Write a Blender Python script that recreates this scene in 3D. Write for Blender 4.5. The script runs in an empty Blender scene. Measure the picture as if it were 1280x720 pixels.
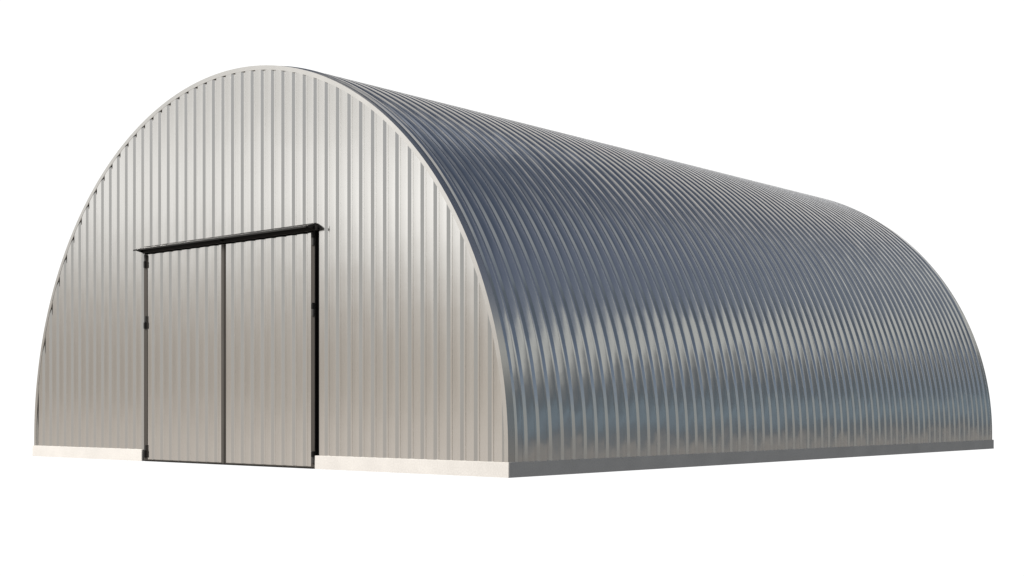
import bpy, bmesh, math
from math import sin, cos, pi, radians, sqrt

S = bpy.context.scene
COL = S.collection

# ---------------------------------------------------------------- dimensions
W, L = 17.20, 23.72          # foundation: width of the gable end, length
PT = 0.288                   # top of the concrete kerb
R = 8.558                    # outer radius of the edge trim
ZC = PT + 0.196               # spring line of the round arch
EX = 0.03                    # gable wall sits this far behind the kerb face
AZ = 0.7159                  # bearing of the long side
CX, CY = -0.0606, 24.652     # near bottom corner of the foundation
EYE = 1.30

# ---------------------------------------------------------------- materials
class Tree:
    def __init__(s, nt):
        s.nt = nt; s.n = nt.nodes; s.l = nt.links
    def node(s, t, **kw):
        o = s.n.new(t)
        for k, v in kw.items(): setattr(o, k, v)
        return o
    def put(s, inp, v):
        if hasattr(v, 'is_output'): s.l.new(v, inp)
        else: inp.default_value = v
    def math(s, op, a, b=0.0, c=0.0):
        o = s.node('ShaderNodeMath', operation=op)
        s.put(o.inputs[0], a); s.put(o.inputs[1], b); s.put(o.inputs[2], c)
        return o.outputs[0]
    def step(s, v, a, b, lo=0.0, hi=1.0):
        o = s.node('ShaderNodeMapRange', interpolation_type='SMOOTHSTEP')
        s.put(o.inputs['Value'], v); s.put(o.inputs['From Min'], a); s.put(o.inputs['From Max'], b)
        s.put(o.inputs['To Min'], lo); s.put(o.inputs['To Max'], hi)
        return o.outputs[0]
    def mix(s, f, a, b):
        o = s.node('ShaderNodeMix', data_type='RGBA')
        s.put(o.inputs[0], f); s.put(o.inputs[6], a); s.put(o.inputs[7], b)
        return o.outputs[2]
    def noise(s, vec, scale, detail=3.0, rough=0.5):
        o = s.node('ShaderNodeTexNoise')
        s.put(o.inputs['Vector'], vec); o.inputs['Scale'].default_value = scale
        o.inputs['Detail'].default_value = detail; o.inputs['Roughness'].default_value = rough
        return o.outputs['Fac']
    def mapping(s, vec, scale):
        o = s.node('ShaderNodeMapping'); s.put(o.inputs['Vector'], vec)
        o.inputs['Scale'].default_value = scale
        return o.outputs[0]

def mat(name):
    m = bpy.data.materials.new(name); m.use_nodes = True
    t = Tree(m.node_tree); b = t.n['Principled BSDF']
    return m, t, b

def metal(name, col, rough, streak, bump=0.02, wave=0.0003):
    """Galvanised sheet: faint rolling streaks along the sheet, soft mottling of the zinc."""
    m, t, b = mat(name)
    tc = t.node('ShaderNodeTexCoord').outputs['Object']
    st = t.noise(t.mapping(tc, streak), 1.0, 4.0, 0.6)
    mo = t.noise(tc, 1.3, 4.0, 0.55)
    sp = t.noise(tc, 38.0, 2.0, 0.5)
    k = t.math('ADD', t.math('MULTIPLY', t.math('SUBTRACT', st, 0.5), 0.08),
               t.math('MULTIPLY', t.math('SUBTRACT', mo, 0.5), 0.06))
    k = t.math('ADD', k, t.math('MULTIPLY', t.math('SUBTRACT', sp, 0.5), 0.03))
    f = t.math('ADD', k, 0.5)
    lo = tuple(c * 0.86 for c in col) + (1,); hi = tuple(min(1, c * 1.14) for c in col) + (1,)
    t.l.new(t.mix(f, lo, hi), b.inputs['Base Color'])
    t.put(b.inputs['Roughness'], t.math('ADD', t.math('MULTIPLY', t.math('SUBTRACT', st, 0.5), 0.10), rough))
    b.inputs['Metallic'].default_value = 1.0
    bp = t.node('ShaderNodeBump'); bp.inputs['Strength'].default_value = bump
    bp.inputs['Distance'].default_value = 0.05
    t.l.new(t.math('ADD', st, t.math('MULTIPLY', mo, 2.0)), bp.inputs['Height'])
    wv = t.noise(t.mapping(tc, (1.0, 1.6, 1.0)), 1.1, 1.5, 0.45)      # the sheets are not perfectly true
    b2 = t.node('ShaderNodeBump'); b2.inputs['Strength'].default_value = 1.0
    b2.inputs['Distance'].default_value = wave * 10
    t.l.new(wv, b2.inputs['Height']); t.l.new(bp.outputs[0], b2.inputs['Normal'])
    t.l.new(b2.outputs[0], b.inputs['Normal'])
    return m

def paint(name, col, rough=0.5, spec=0.4):
    m, t, b = mat(name)
    tc = t.node('ShaderNodeTexCoord').outputs['Object']
    f = t.noise(t.mapping(tc, (6, 6, 1.5)), 1.0, 4.0, 0.6)
    t.l.new(t.mix(f, tuple(c * .78 for c in col) + (1,), tuple(c * 1.22 for c in col) + (1,)), b.inputs['Base Color'])
    b.inputs['Roughness'].default_value = rough
    b.inputs['Specular IOR Level'].default_value = spec
    return m

def concrete(name, col):
    m, t, b = mat(name)
    tc = t.node('ShaderNodeTexCoord').outputs['Object']
    a = t.noise(tc, 1.1, 5.0, 0.6); c = t.noise(tc, 30.0, 3.0, 0.7)
    f = t.math('ADD', t.math('MULTIPLY', a, 0.45), t.math('MULTIPLY', c, 0.55))
    t.l.new(t.mix(t.step(f, 0.3, 0.7), tuple(x * .87 for x in col) + (1,), tuple(min(.95, x * 1.06) for x in col) + (1,)), b.inputs['Base Color'])
    b.inputs['Roughness'].default_value = 0.9
    b.inputs['Specular IOR Level'].default_value = 0.15
    bp = t.node('ShaderNodeBump'); bp.inputs['Strength'].default_value = 0.25; bp.inputs['Distance'].default_value = 0.01
    t.l.new(c, bp.inputs['Height']); t.l.new(bp.outputs[0], b.inputs['Normal'])
    return m

M_WALL = metal('gable_sheet_steel', (0.74, 0.73, 0.712), 0.14, (9, 4, 0.25), 0.006)
M_ROOF = metal('roof_sheet_steel', (0.66, 0.665, 0.67), 0.17, (1.0, 20, 1.0), 0.03, 0.0022)
M_TRIM = metal('trim_steel', (0.66, 0.65, 0.63), 0.26, (2, 2, 2), 0.01)
M_DARK = paint('brown_painted_steel', (0.062, 0.055, 0.048), 0.45, 0.3)
M_STRIP = paint('cover_strip_steel', (0.075, 0.068, 0.060), 0.4, 0.4)
M_BLACK = paint('black_steel_and_shade', (0.010, 0.009, 0.008), 0.5, 0.25)  # black paint; on the jambs and gap filler it stands for shade
M_GREY = paint('hinge_grey_steel', (0.075, 0.072, 0.068), 0.4, 0.4)
M_CONC = concrete('pale_concrete', (0.80, 0.772, 0.735))

# ---------------------------------------------------------------- mesh helpers
def new_obj(name, bm, mats, parent, smooth=None, loc=None):
    me = bpy.data.meshes.new(name); bm.normal_update(); bm.to_mesh(me); bm.free()
    for m in (mats if isinstance(mats, (list, tuple)) else [mats]): me.materials.append(m)
    o = bpy.data.objects.new(name, me); COL.objects.link(o); o.parent = parent
    if loc: o.location = loc
    if smooth is not None:
        for p in me.polygons: p.use_smooth = True
        me.update()
        if smooth > 0:
            me.set_sharp_from_angle(angle=radians(smooth))
    return o

def box(bm, s0, s1, t0, t1, z0, z1, bev=0.0, mi=0):
    """Box in hangar coordinates: s along the gable, t along the side, z up. X = -s."""
    tmp = bmesh.new()
    bmesh.ops.create_cube(tmp, size=1.0)
    for v in tmp.verts:
        v.co = (-(s0 + s1) / 2 + v.co.x * (s1 - s0), (t0 + t1) / 2 + v.co.y * (t1 - t0), (z0 + z1) / 2 + v.co.z * (z1 - z0))
    if bev: bmesh.ops.bevel(tmp, geom=tmp.edges[:], offset=bev, segments=2, affect='EDGES', profile=0.6)
    for f in tmp.faces: f.material_index = mi
    me = bpy.data.meshes.new('tmp'); tmp.to_mesh(me); tmp.free(); bm.from_mesh(me); bpy.data.meshes.remove(me)

def cyl(bm, s, t, z0, z1, r, mi=0, n=12):
    rings = []
    for z, k in ((z0, .82), (z0 + .006, 1), (z1 - .006, 1), (z1, .82)):
        rings.append([bm.verts.new((-s + r * k * cos(2 * pi * i / n), t + r * k * sin(2 * pi * i / n), z)) for i in range(n)])
    for a, b in zip(rings, rings[1:]):
        for i in range(n):
            bm.faces.new((a[i], a[(i + 1) % n], b[(i + 1) % n], b[i])).material_index = mi
    bm.faces.new(rings[0][::-1]).material_index = mi; bm.faces.new(rings[-1]).material_index = mi

def arch_path(n=132):
    """(s offset unit, z offset unit, lift) from the right foot over the ridge to the left foot."""
    out = [(-1, 0, -0.196), (-1, 0, -0.1)]
    for i in range(n + 1):
        a = pi * i / n
        out.append((-cos(a), sin(a), 0))
    return out + [(1, 0, -0.1), (1, 0, -0.196)]

def sweep(bm, section, closed):
    """section: list of (radius, t); swept over the arch."""
    rows = []
    for u, w, lift in arch_path():
        rows.append([bm.verts.new((-(W / 2 + u * r), t, ZC + w * r + lift)) for r, t in section])
    n = len(section)
    for a, b in zip(rows, rows[1:]):
        for i in range(n if closed else n - 1):
            j = (i + 1) % n
            bm.faces.new((a[i], a[j], b[j], b[i]))
    if closed:
        bm.faces.new(rows[0]); bm.faces.new(rows[-1][::-1])
    bmesh.ops.recalc_face_normals(bm, faces=bm.faces[:])

# trapezoid corrugation: wide flats outside, narrow grooves inside, with rolled corners
def groove_profile(c, wid, bot, dep, r=0.010):
    """points (x, depth) of one groove centred on c; depth grows inward."""
    h, k = wid / 2, bot / 2
    a = math.atan2(dep, h - k)
    tl = r * math.tan(a / 2)
    pts = []
    def corner(x, d, ang0, ang1):
        x0, d0 = x - tl * cos(ang0), d - tl * sin(ang0)
        x1, d1 = x + tl * cos(ang1), d + tl * sin(ang1)
        for q in (0.0, 0.5, 1.0):
            u = 1 - q
            pts.append((u * u * x0 + 2 * u * q * x + q * q * x1, u * u * d0 + 2 * u * q * d + q * q * d1))
    corner(c - h, 0, 0, a); corner(c - k, dep, a, 0); corner(c + k, dep, 0, -a); corner(c + h, 0, -a, 0)
    return pts

def smooth_sheet(o):
    for p in o.data.polygons: p.use_smooth = True
    md = o.modifiers.new('weighted_normal', 'WEIGHTED_NORMAL'); md.weight = 90; md.mode = 'FACE_AREA'; md.keep_sharp = True

# ---------------------------------------------------------------- hangar
hangar = bpy.data.objects.new('hangar', None); COL.objects.link(hangar)
hangar.empty_display_size = 1.0
hangar['label'] = 'silver corrugated steel arched hangar with closed double doors on a pale concrete kerb'
hangar['category'] = 'hangar'
hangar.location = (CX, CY, 0); hangar.rotation_euler = (0, 0, -AZ)

# concrete kerb, open at the doors, and the floor inside it
GAP0, GAP1 = 5.515, 11.99
bm = bmesh.new(); T = 0.30; bv = 0.008
prof = [(0, 0), (GAP0, 0), (GAP0, T), (T, T), (T, L - T), (W - T, L - T), (W - T, T), (GAP1, T), (GAP1, 0), (W, 0), (W, L), (0, L)]
lo = [bm.verts.new((-s, t, 0)) for s, t in prof]; hi = [bm.verts.new((-s, t, PT)) for s, t in prof]
bm.faces.new(lo); bm.faces.new(hi)
for i in range(len(prof)):
    j = (i + 1) % len(prof); bm.faces.new((lo[i], lo[j], hi[j], hi[i]))
bmesh.ops.recalc_face_normals(bm, faces=bm.faces[:])
bmesh.ops.bevel(bm, geom=[e for e in bm.edges if abs(e.verts[0].co.z - e.verts[1].co.z) > .1 or e.verts[0].co.z > .1], offset=bv, segments=2, affect='EDGES')
new_obj('foundation_kerb', bm, M_CONC, hangar)
bm = bmesh.new(); box(bm, T + .003, W - T - .003, T + .003, L - T - .003, 0.002, 0.03)
new_obj('floor_slab', bm, M_CONC, hangar)

# corrugated roof, one rolled sheet pattern over the whole vault
PITCH, RR = 0.3662, R + 0.034
def crowned(points, crown, n=7, lim=.08):
    """fill the wide flats between the grooves with a slight outward crown"""
    out = [points[0]]
    for (a, da), (b, db) in zip(points, points[1:]):
        if b - a > lim and da == db == 0:
            for i in range(1, n):
                q = i / n; out.append((a + (b - a) * q, -crown * 4 * q * (1 - q)))
        out.append((b, db))
    return out
bm = bmesh.new(); g = [(0.248, 0)]
t = 0.48
while t < L - 0.36:
    g += groove_profile(t, 0.160, 0.056, 0.042, 0.026); t += PITCH
g.append((L - 0.248, 0))
g = crowned(g, 0.0036)
g[0] = (0.262, 0); g[-1] = (L - 0.262, 0)
sec = [(RR - .034, 0.230)] + [(RR - d, x) for x, d in g] + [(RR - .034, L - 0.230)]
sweep(bm, sec, False)
roof = new_obj('roof', bm, M_ROOF, hangar); smooth_sheet(roof)
roof.data.set_sharp_from_angle(angle=radians(50))

# rim flashing at both ends
def rim(t0, sgn):
    bm = bmesh.new(); f = lambda d: t0 + sgn * d
    ring = [(R - .097, f(0)), (R, f(0)), (R, f(.22)), (R - .02, f(.22)), (R - .02, f(.02)), (R - .097, f(.02))]
    sweep(bm, ring, True)
    o = new_obj('edge_trim', bm, M_TRIM, hangar); smooth_sheet(o); o.data.set_sharp_from_angle(angle=radians(50)); return o
rim(EX, 1); rim(L - EX, -1)

# gable walls
RIN = R - 0.087
def arch_top(s):
    x = abs(s - W / 2)
    return ZC + sqrt(max(0.0, RIN * RIN - x * x)) if x < RIN else ZC
def gable(tface, sgn, opening):
    bm = bmesh.new(); pts = []
    c = 0.478 - 0.3595
    s0, s1 = W / 2 - RIN, W / 2 + RIN
    while c < W:
        pts += groove_profile(c, 0.165, 0.042, 0.042); c += 0.3595
    pts = [(s, d) for s, d in pts if s0 < s < s1]
    pts = [(s0, 0)] + pts + [(s1, 0)]
    cuts = [5.405, 11.90] if opening else []
    pts = crowned(pts, 0.0022, 6)
    dense = []
    for (a, da), (b, db) in zip(pts, pts[1:]):
        n = max(1, int((b - a) / 0.03))
        for i in range(n): dense.append((a + (b - a) * i / n, da + (db - da) * i / n))
        for q in cuts:
            if a < q < b: dense.append((q, da + (db - da) * (q - a) / (b - a)))
    dense.append(pts[-1]); dense.sort()
    row = []
    for s, d in dense:
        top = arch_top(s)
        zb = 5.15 if opening and 5.405 < s < 11.90 else PT - .004
        y = tface + sgn * d
        row.append((s, y, top))
    mid = lambda a, b: (a + b) / 2
    vt = [bm.verts.new((-s, y, top)) for s, y, top in row]
    vb = [bm.verts.new((-s, y, PT - .004)) for s, y, top in row]
    vm = [bm.verts.new((-s, y, 5.15)) if opening and 5.404 < s < 11.901 else None for s, y, top in row]
    for i in range(len(row) - 1):
        if opening and 5.405 <= mid(row[i][0], row[i + 1][0]) <= 11.90:
            bm.faces.new((vm[i], vm[i + 1], vt[i + 1], vt[i]))
        elif row[i][2] > PT and row[i + 1][2] > PT:
            bm.faces.new((vb[i], vb[i + 1], vt[i + 1], vt[i]))
    bmesh.ops.delete(bm, geom=[v for v in bm.verts if not v.link_faces], context='VERTS')
    bmesh.ops.recalc_face_normals(bm, faces=bm.faces[:])
    o = new_obj('gable_wall', bm, M_WALL, hangar); smooth_sheet(o); return o
gable(EX + .006, 1, True); gable(L - EX - .006, -1, False)

# door frame: two jambs, header beam and threshold
bm = bmesh.new()
box(bm, 5.508, 5.575, 0.014, 0.20, 0.002, 5.20, .004)  # jamb coloured black to hold its shaded side; the stiles stay brown
box(bm, 11.845, 11.905, 0.014, 0.20, 0.002, 5.20, .004)
box(bm, 11.907, 11.985, 0.04, 0.20, 0.002, 0.29, .004)
box(bm, 5.39, 5.506, 0.085, 0.20, 0.032, 5.20)  # black filler added in place of the dark gap beside the jamb
box(bm, 5.577, 11.843, -0.01, 0.20, 0.002, 0.026, .004)
new_obj('door_frame', bm, M_BLACK, hangar)
bm = bmesh.new()
box(bm, 5.42, 11.905, -0.03, 0.20, 5.095, 5.20, .004)
new_obj('header_beam', bm, M_BLACK, hangar)

# rain canopy over the doors: thin plate falling to the front, with a turned-down lip
bm = bmesh.new()
sL, sR = 11.96, 5.49
sect = [(EX + .004, 5.262), (-.26, 5.172), (-.266, 5.140), (-.260, 5.138), (-.254, 5.166), (EX + .004, 5.255)]
a = [bm.verts.new((-sR, t, z)) for t, z in sect]; b = [bm.verts.new((-sL, t, z)) for t, z in sect]
for i in range(len(sect)):
    j = (i + 1) % len(sect); bm.faces.new((a[i], a[j], b[j], b[i]))
bm.faces.new(a); bm.faces.new(b[::-1])
u = [bm.verts.new((-s, t, z)) for s in (sR, sL) for t, z in ((EX - .014, 5.240), (EX + .0055, 5.240), (EX + .0055, 5.270), (EX - .002, 5.270))]
bm.faces.new(u[:4]); bm.faces.new(u[4:][::-1])   # upstand against the wall
for i in range(4): bm.faces.new((u[i], u[(i + 1) % 4], u[4 + (i + 1) % 4], u[4 + i]))
for s in (sR, 8.7, sL):                       # gusset plates that carry it
    e = .005
    tri = [(EX, 5.252), (-.245, 5.165), (EX, 5.11)]
    p = [bm.verts.new((-(s - e if s > 6 else s + e), t, z)) for t, z in tri]
    q = [bm.verts.new((-(s - 3 * e if s > 6 else s + 3 * e), t, z)) for t, z in tri]
    bm.faces.new(p); bm.faces.new(q[::-1])
    for i in range(3):
        j = (i + 1) % 3; bm.faces.new((p[i], p[j], q[j], q[i]))
bmesh.ops.recalc_face_normals(bm, faces=bm.faces[:])
new_obj('door_canopy', bm, [M_BLACK], hangar)

# the two door leaves
def leaf(s0, s1, first, hinge_side):
    bm = bmesh.new(); pts = [(s0 + .0, 0)]
    c = first
    while c < s1 - .05:
        pts += groove_profile(c, 0.165, 0.042, 0.042); c += 0.36
    pts.append((s1, 0)); pts = crowned(pts, 0.0022, 6); T0 = 0.012
    lo_ = [bm.verts.new((-s, T0 + d, 0.045)) for s, d in pts]; hi_ = [bm.verts.new((-s, T0 + d, 5.062)) for s, d in pts]
    for i in range(len(pts) - 1): bm.faces.new((lo_[i], lo_[i + 1], hi_[i + 1], hi_[i]))
    bmesh.ops.recalc_face_normals(bm, faces=bm.faces[:])
    d = new_obj('door', bm, M_WALL, hangar); smooth_sheet(d)
    for e0, e1 in ((s0 - .002, s0), (s1, s1 + .002)): pass
    hs = s0 if hinge_side == 'right' else s1
    return d, hs

RL0, RL1, LL0, LL1 = 5.640, 8.628, 8.795, 11.755
rd, _ = leaf(RL0, RL1, 5.835, 'right')
ld, _ = leaf(LL0, LL1, 8.985, 'left')
def stile(parent, s0, s1, z0=0.03, z1=5.07, t0=0.004, t1=0.06):
    bm = bmesh.new(); box(bm, s0, s1, t0, t1, z0, z1, .004)
    new_obj('stile', bm, M_DARK, parent)
bm = bmesh.new(); box(bm, 8.675, 8.738, -.010, .0035, 0.03, 5.07, .003)
new_obj('cover_strip', bm, M_STRIP, ld)
def rail(parent, s0, s1):
    bm = bmesh.new(); box(bm, s0, s1, 0.004, 0.06, 0.030, 0.052, .003)
    new_obj('bottom_rail', bm, M_DARK, parent)
stile(rd, 5.516, RL0 - .001, t0=.002, t1=.0125); stile(rd, RL1 + .001, 8.708)
stile(ld, 8.714, LL0 - .001); stile(ld, LL1 + .001, 11.900, t0=.002, t1=.0125)
rail(rd, RL0, RL1); rail(ld, LL0, LL1)
def hinge(parent, s, zk, zg):
    bm = bmesh.new()
    cyl(bm, s, -.018, zk[0], zk[1], .040, 0); cyl(bm, s, -.014, zg[0], zg[1], .034, 1)
    sg = 1 if s > 8 else -1
    new_obj('hinge', bm, [M_BLACK, M_GREY], parent, smooth=40)
for zk, zg in (((4.951, 5.071), (4.785, 4.949)), ((3.427, 3.556), (3.268, 3.425)), ((.26, .38), (.12, .258))):
    hinge(rd, 5.552, zk, zg)
for zk, zg in (((4.737, 4.894), (4.896, 5.05)), ((3.247, 3.404), (3.406, 3.56)), ((.089, .265), (.267, .40))):
    hinge(ld, 11.815, zk, zg)

# ---------------------------------------------------------------- surroundings light (plain white background added behind, sky and ground around)
wd = bpy.data.worlds.new('World'); S.world = wd; wd.use_nodes = True
t = Tree(wd.node_tree); bg = t.n['Background']
vec = t.node('ShaderNodeTexCoord').outputs['Generated']
sx = t.node('ShaderNodeSeparateXYZ'); t.l.new(vec, sx.inputs[0])
x, y, z = sx.outputs
az = t.math('MULTIPLY', t.math('ARCTAN2', x, y), 180 / pi)
el = t.math('MULTIPLY', t.math('ARCSINE', z), 180 / pi)
def ramp(stops, elv):
    """stops: (elevation in degrees, rgb)"""
    r = t.node('ShaderNodeValToRGB'); cr = r.color_ramp
    cr.interpolation = 'EASE'
    e0, e1 = -30.0, 90.0
    while len(cr.elements) > 1: cr.elements.remove(cr.elements[-1])
    for i, (e, c) in enumerate(stops):
        p = (e - e0) / (e1 - e0)
        k = cr.elements[0] if i == 0 else cr.elements.new(p)
        k.position = p; k.color = tuple(c) + (1,)
    u = t.math('DIVIDE', t.math('SUBTRACT', elv, e0), e1 - e0)
    t.l.new(u, r.inputs[0]); return r.outputs[0]
wob = t.math('MULTIPLY', t.math('SUBTRACT', t.noise(t.mapping(vec, (3, 3, 5)), 1.6, 3.0), 0.5), 8.0)
elw = t.math('ADD', el, t.math('MULTIPLY', wob, t.step(el, 0, 14)))
side = ramp([(-30, (.022, .026, .034)), (-14, (.03, .033, .039)), (-5, (.28, .257, .235)), (-1.6, (.36, .335, .305)), (0.6, (.12, .135, .15)), (4.5, (.22, .28, .325)), (8, (.12, .14, .155)),
             (12, (.15, .16, .17)), (14.5, (.26, .265, .26)), (17.5, (.60, .60, .565)), (22, (.58, .585, .555)), (25.5, (.19, .22, .275)), (34, (.15, .175, .235)), (44, (.085, .105, .15)), (60, (.06, .075, .11)), (90, (.06, .075, .11))], elw)
back = ramp([(-30, (.03, .033, .04)), (-14, (.04, .042, .047)), (-6, (.24, .225, .21)), (-1.6, (.38, .36, .33)), (1.0, (.38, .375, .35)), (8, (.40, .42, .40)), (13, (.24, .30, .38)), (22, (.15, .19, .26)),
             (34, (.10, .12, .14)), (42, (.20, .23, .27)), (55, (.34, .36, .38)), (75, (.12, .14, .18)), (90, (.08, .10, .14))], elw)
left = ramp([(-30, (.56, .51, .46)), (-3.0, (.76, .70, .64)), (-1.0, (.70, .64, .58)), (0.6, (.52, .472, .415)), (2.8, (.53, .482, .428)), (4.5, (.64, .60, .555)), (6.5, (.98, .965, .935)), (8.5, (1.30, 1.29, 1.265)), (10.5, (1.18, 1.17, 1.145)), (12.5, (.90, .885, .855)), (15, (.98, .965, .94)), (20, (1.02, 1.01, .985)),
             (40, (.80, .81, .82)), (62, (.62, .60, .57)), (90, (.30, .34, .42))], elw)
white = (1.08, 1.08, 1.08, 1)
ridge = ramp([(-30, (1.08,) * 3), (19.5, (1.08,) * 3), (22.5, (.60, .57, .53)), (28, (.62, .59, .55)), (33, (.50, .485, .47)), (39, (.14, .165, .215)), (50, (.085, .105, .15)), (90, (.06, .075, .11))], el)
aza = t.math('ABSOLUTE', az)
c = t.mix(t.step(az, 95, 150), side, back)                       # right side round to behind
c = t.mix(t.step(t.math('ADD', az, t.step(el, 12, 19, 0, 4)), 30, 48, 1, 0), c, ridge)                    # plain white background added ahead, greying above for the ridge to mirror
dim = t.step(az, -112, -72, 1.06, .80)                          # the open side of the sky is a little brighter
dim = t.math('ADD', dim, t.math('MULTIPLY', t.math('SUBTRACT', t.noise(t.mapping(vec, (2.2, 2.2, 7)), 2.0, 3.0), 0.5), 0.35))
lv = t.node('ShaderNodeVectorMath', operation='SCALE'); t.l.new(left, lv.inputs[0]); t.put(lv.inputs['Scale'], dim)
rear = ramp([(-30, (.36, .33, .30)), (-3, (.58, .54, .50)), (0.5, (.50, .485, .46)), (6, (.50, .50, .49)), (14, (.50, .505, .51)), (24, (.52, .525, .53)), (44, (.66, .66, .65)), (62, (.60, .58, .55)), (90, (.30, .34, .42))], el)
c = t.mix(t.step(az, -68, -46, 1, 0), c, lv.outputs[0])
c = t.mix(t.step(az, -140, -114, 1, 0), c, rear)                 # even grey band added for the groove flanks to mirror                   # bright left
c = t.mix(t.step(az, -180, -158, 1, 0), c, back)
t.l.new(c, bg.inputs['Color']); bg.inputs['Strength'].default_value = 1.0

# key: one large soft lamp at the front left of the gable
ld_ = bpy.data.lights.new('softbox', 'AREA'); ld_.shape = 'RECTANGLE'; ld_.size = 18; ld_.size_y = 14
ld_.energy = 19500; ld_.color = (1.0, .965, .925)
lo_ = bpy.data.objects.new('softbox', ld_); COL.objects.link(lo_)
import mathutils
tgt = mathutils.Vector((-6, 29, 3)); azl, ell, dist = radians(-124), radians(37), 42
lo_.location = tgt + dist * mathutils.Vector((sin(azl) * cos(ell), cos(azl) * cos(ell), sin(ell)))
lo_.rotation_euler = (tgt - lo_.location).to_track_quat('-Z', 'Y').to_euler()

# ---------------------------------------------------------------- camera
cd = bpy.data.cameras.new('camera'); cam = bpy.data.objects.new('camera', cd); COL.objects.link(cam)
cam.location = (0, 0, EYE); cam.rotation_euler = (pi / 2, 0, 0)
cd.sensor_width = 36; cd.lens = 36 * 1652.83 / 1280
cd.shift_y = (510.28 - 360) / 1280
cd.clip_end = 1000
S.camera = cam

S.render.engine = 'CYCLES'
S.cycles.max_bounces = 8
S.view_settings.view_transform = 'Standard'
S.view_settings.look = 'None'; S.view_settings.exposure = 0; S.view_settings.gamma = 1
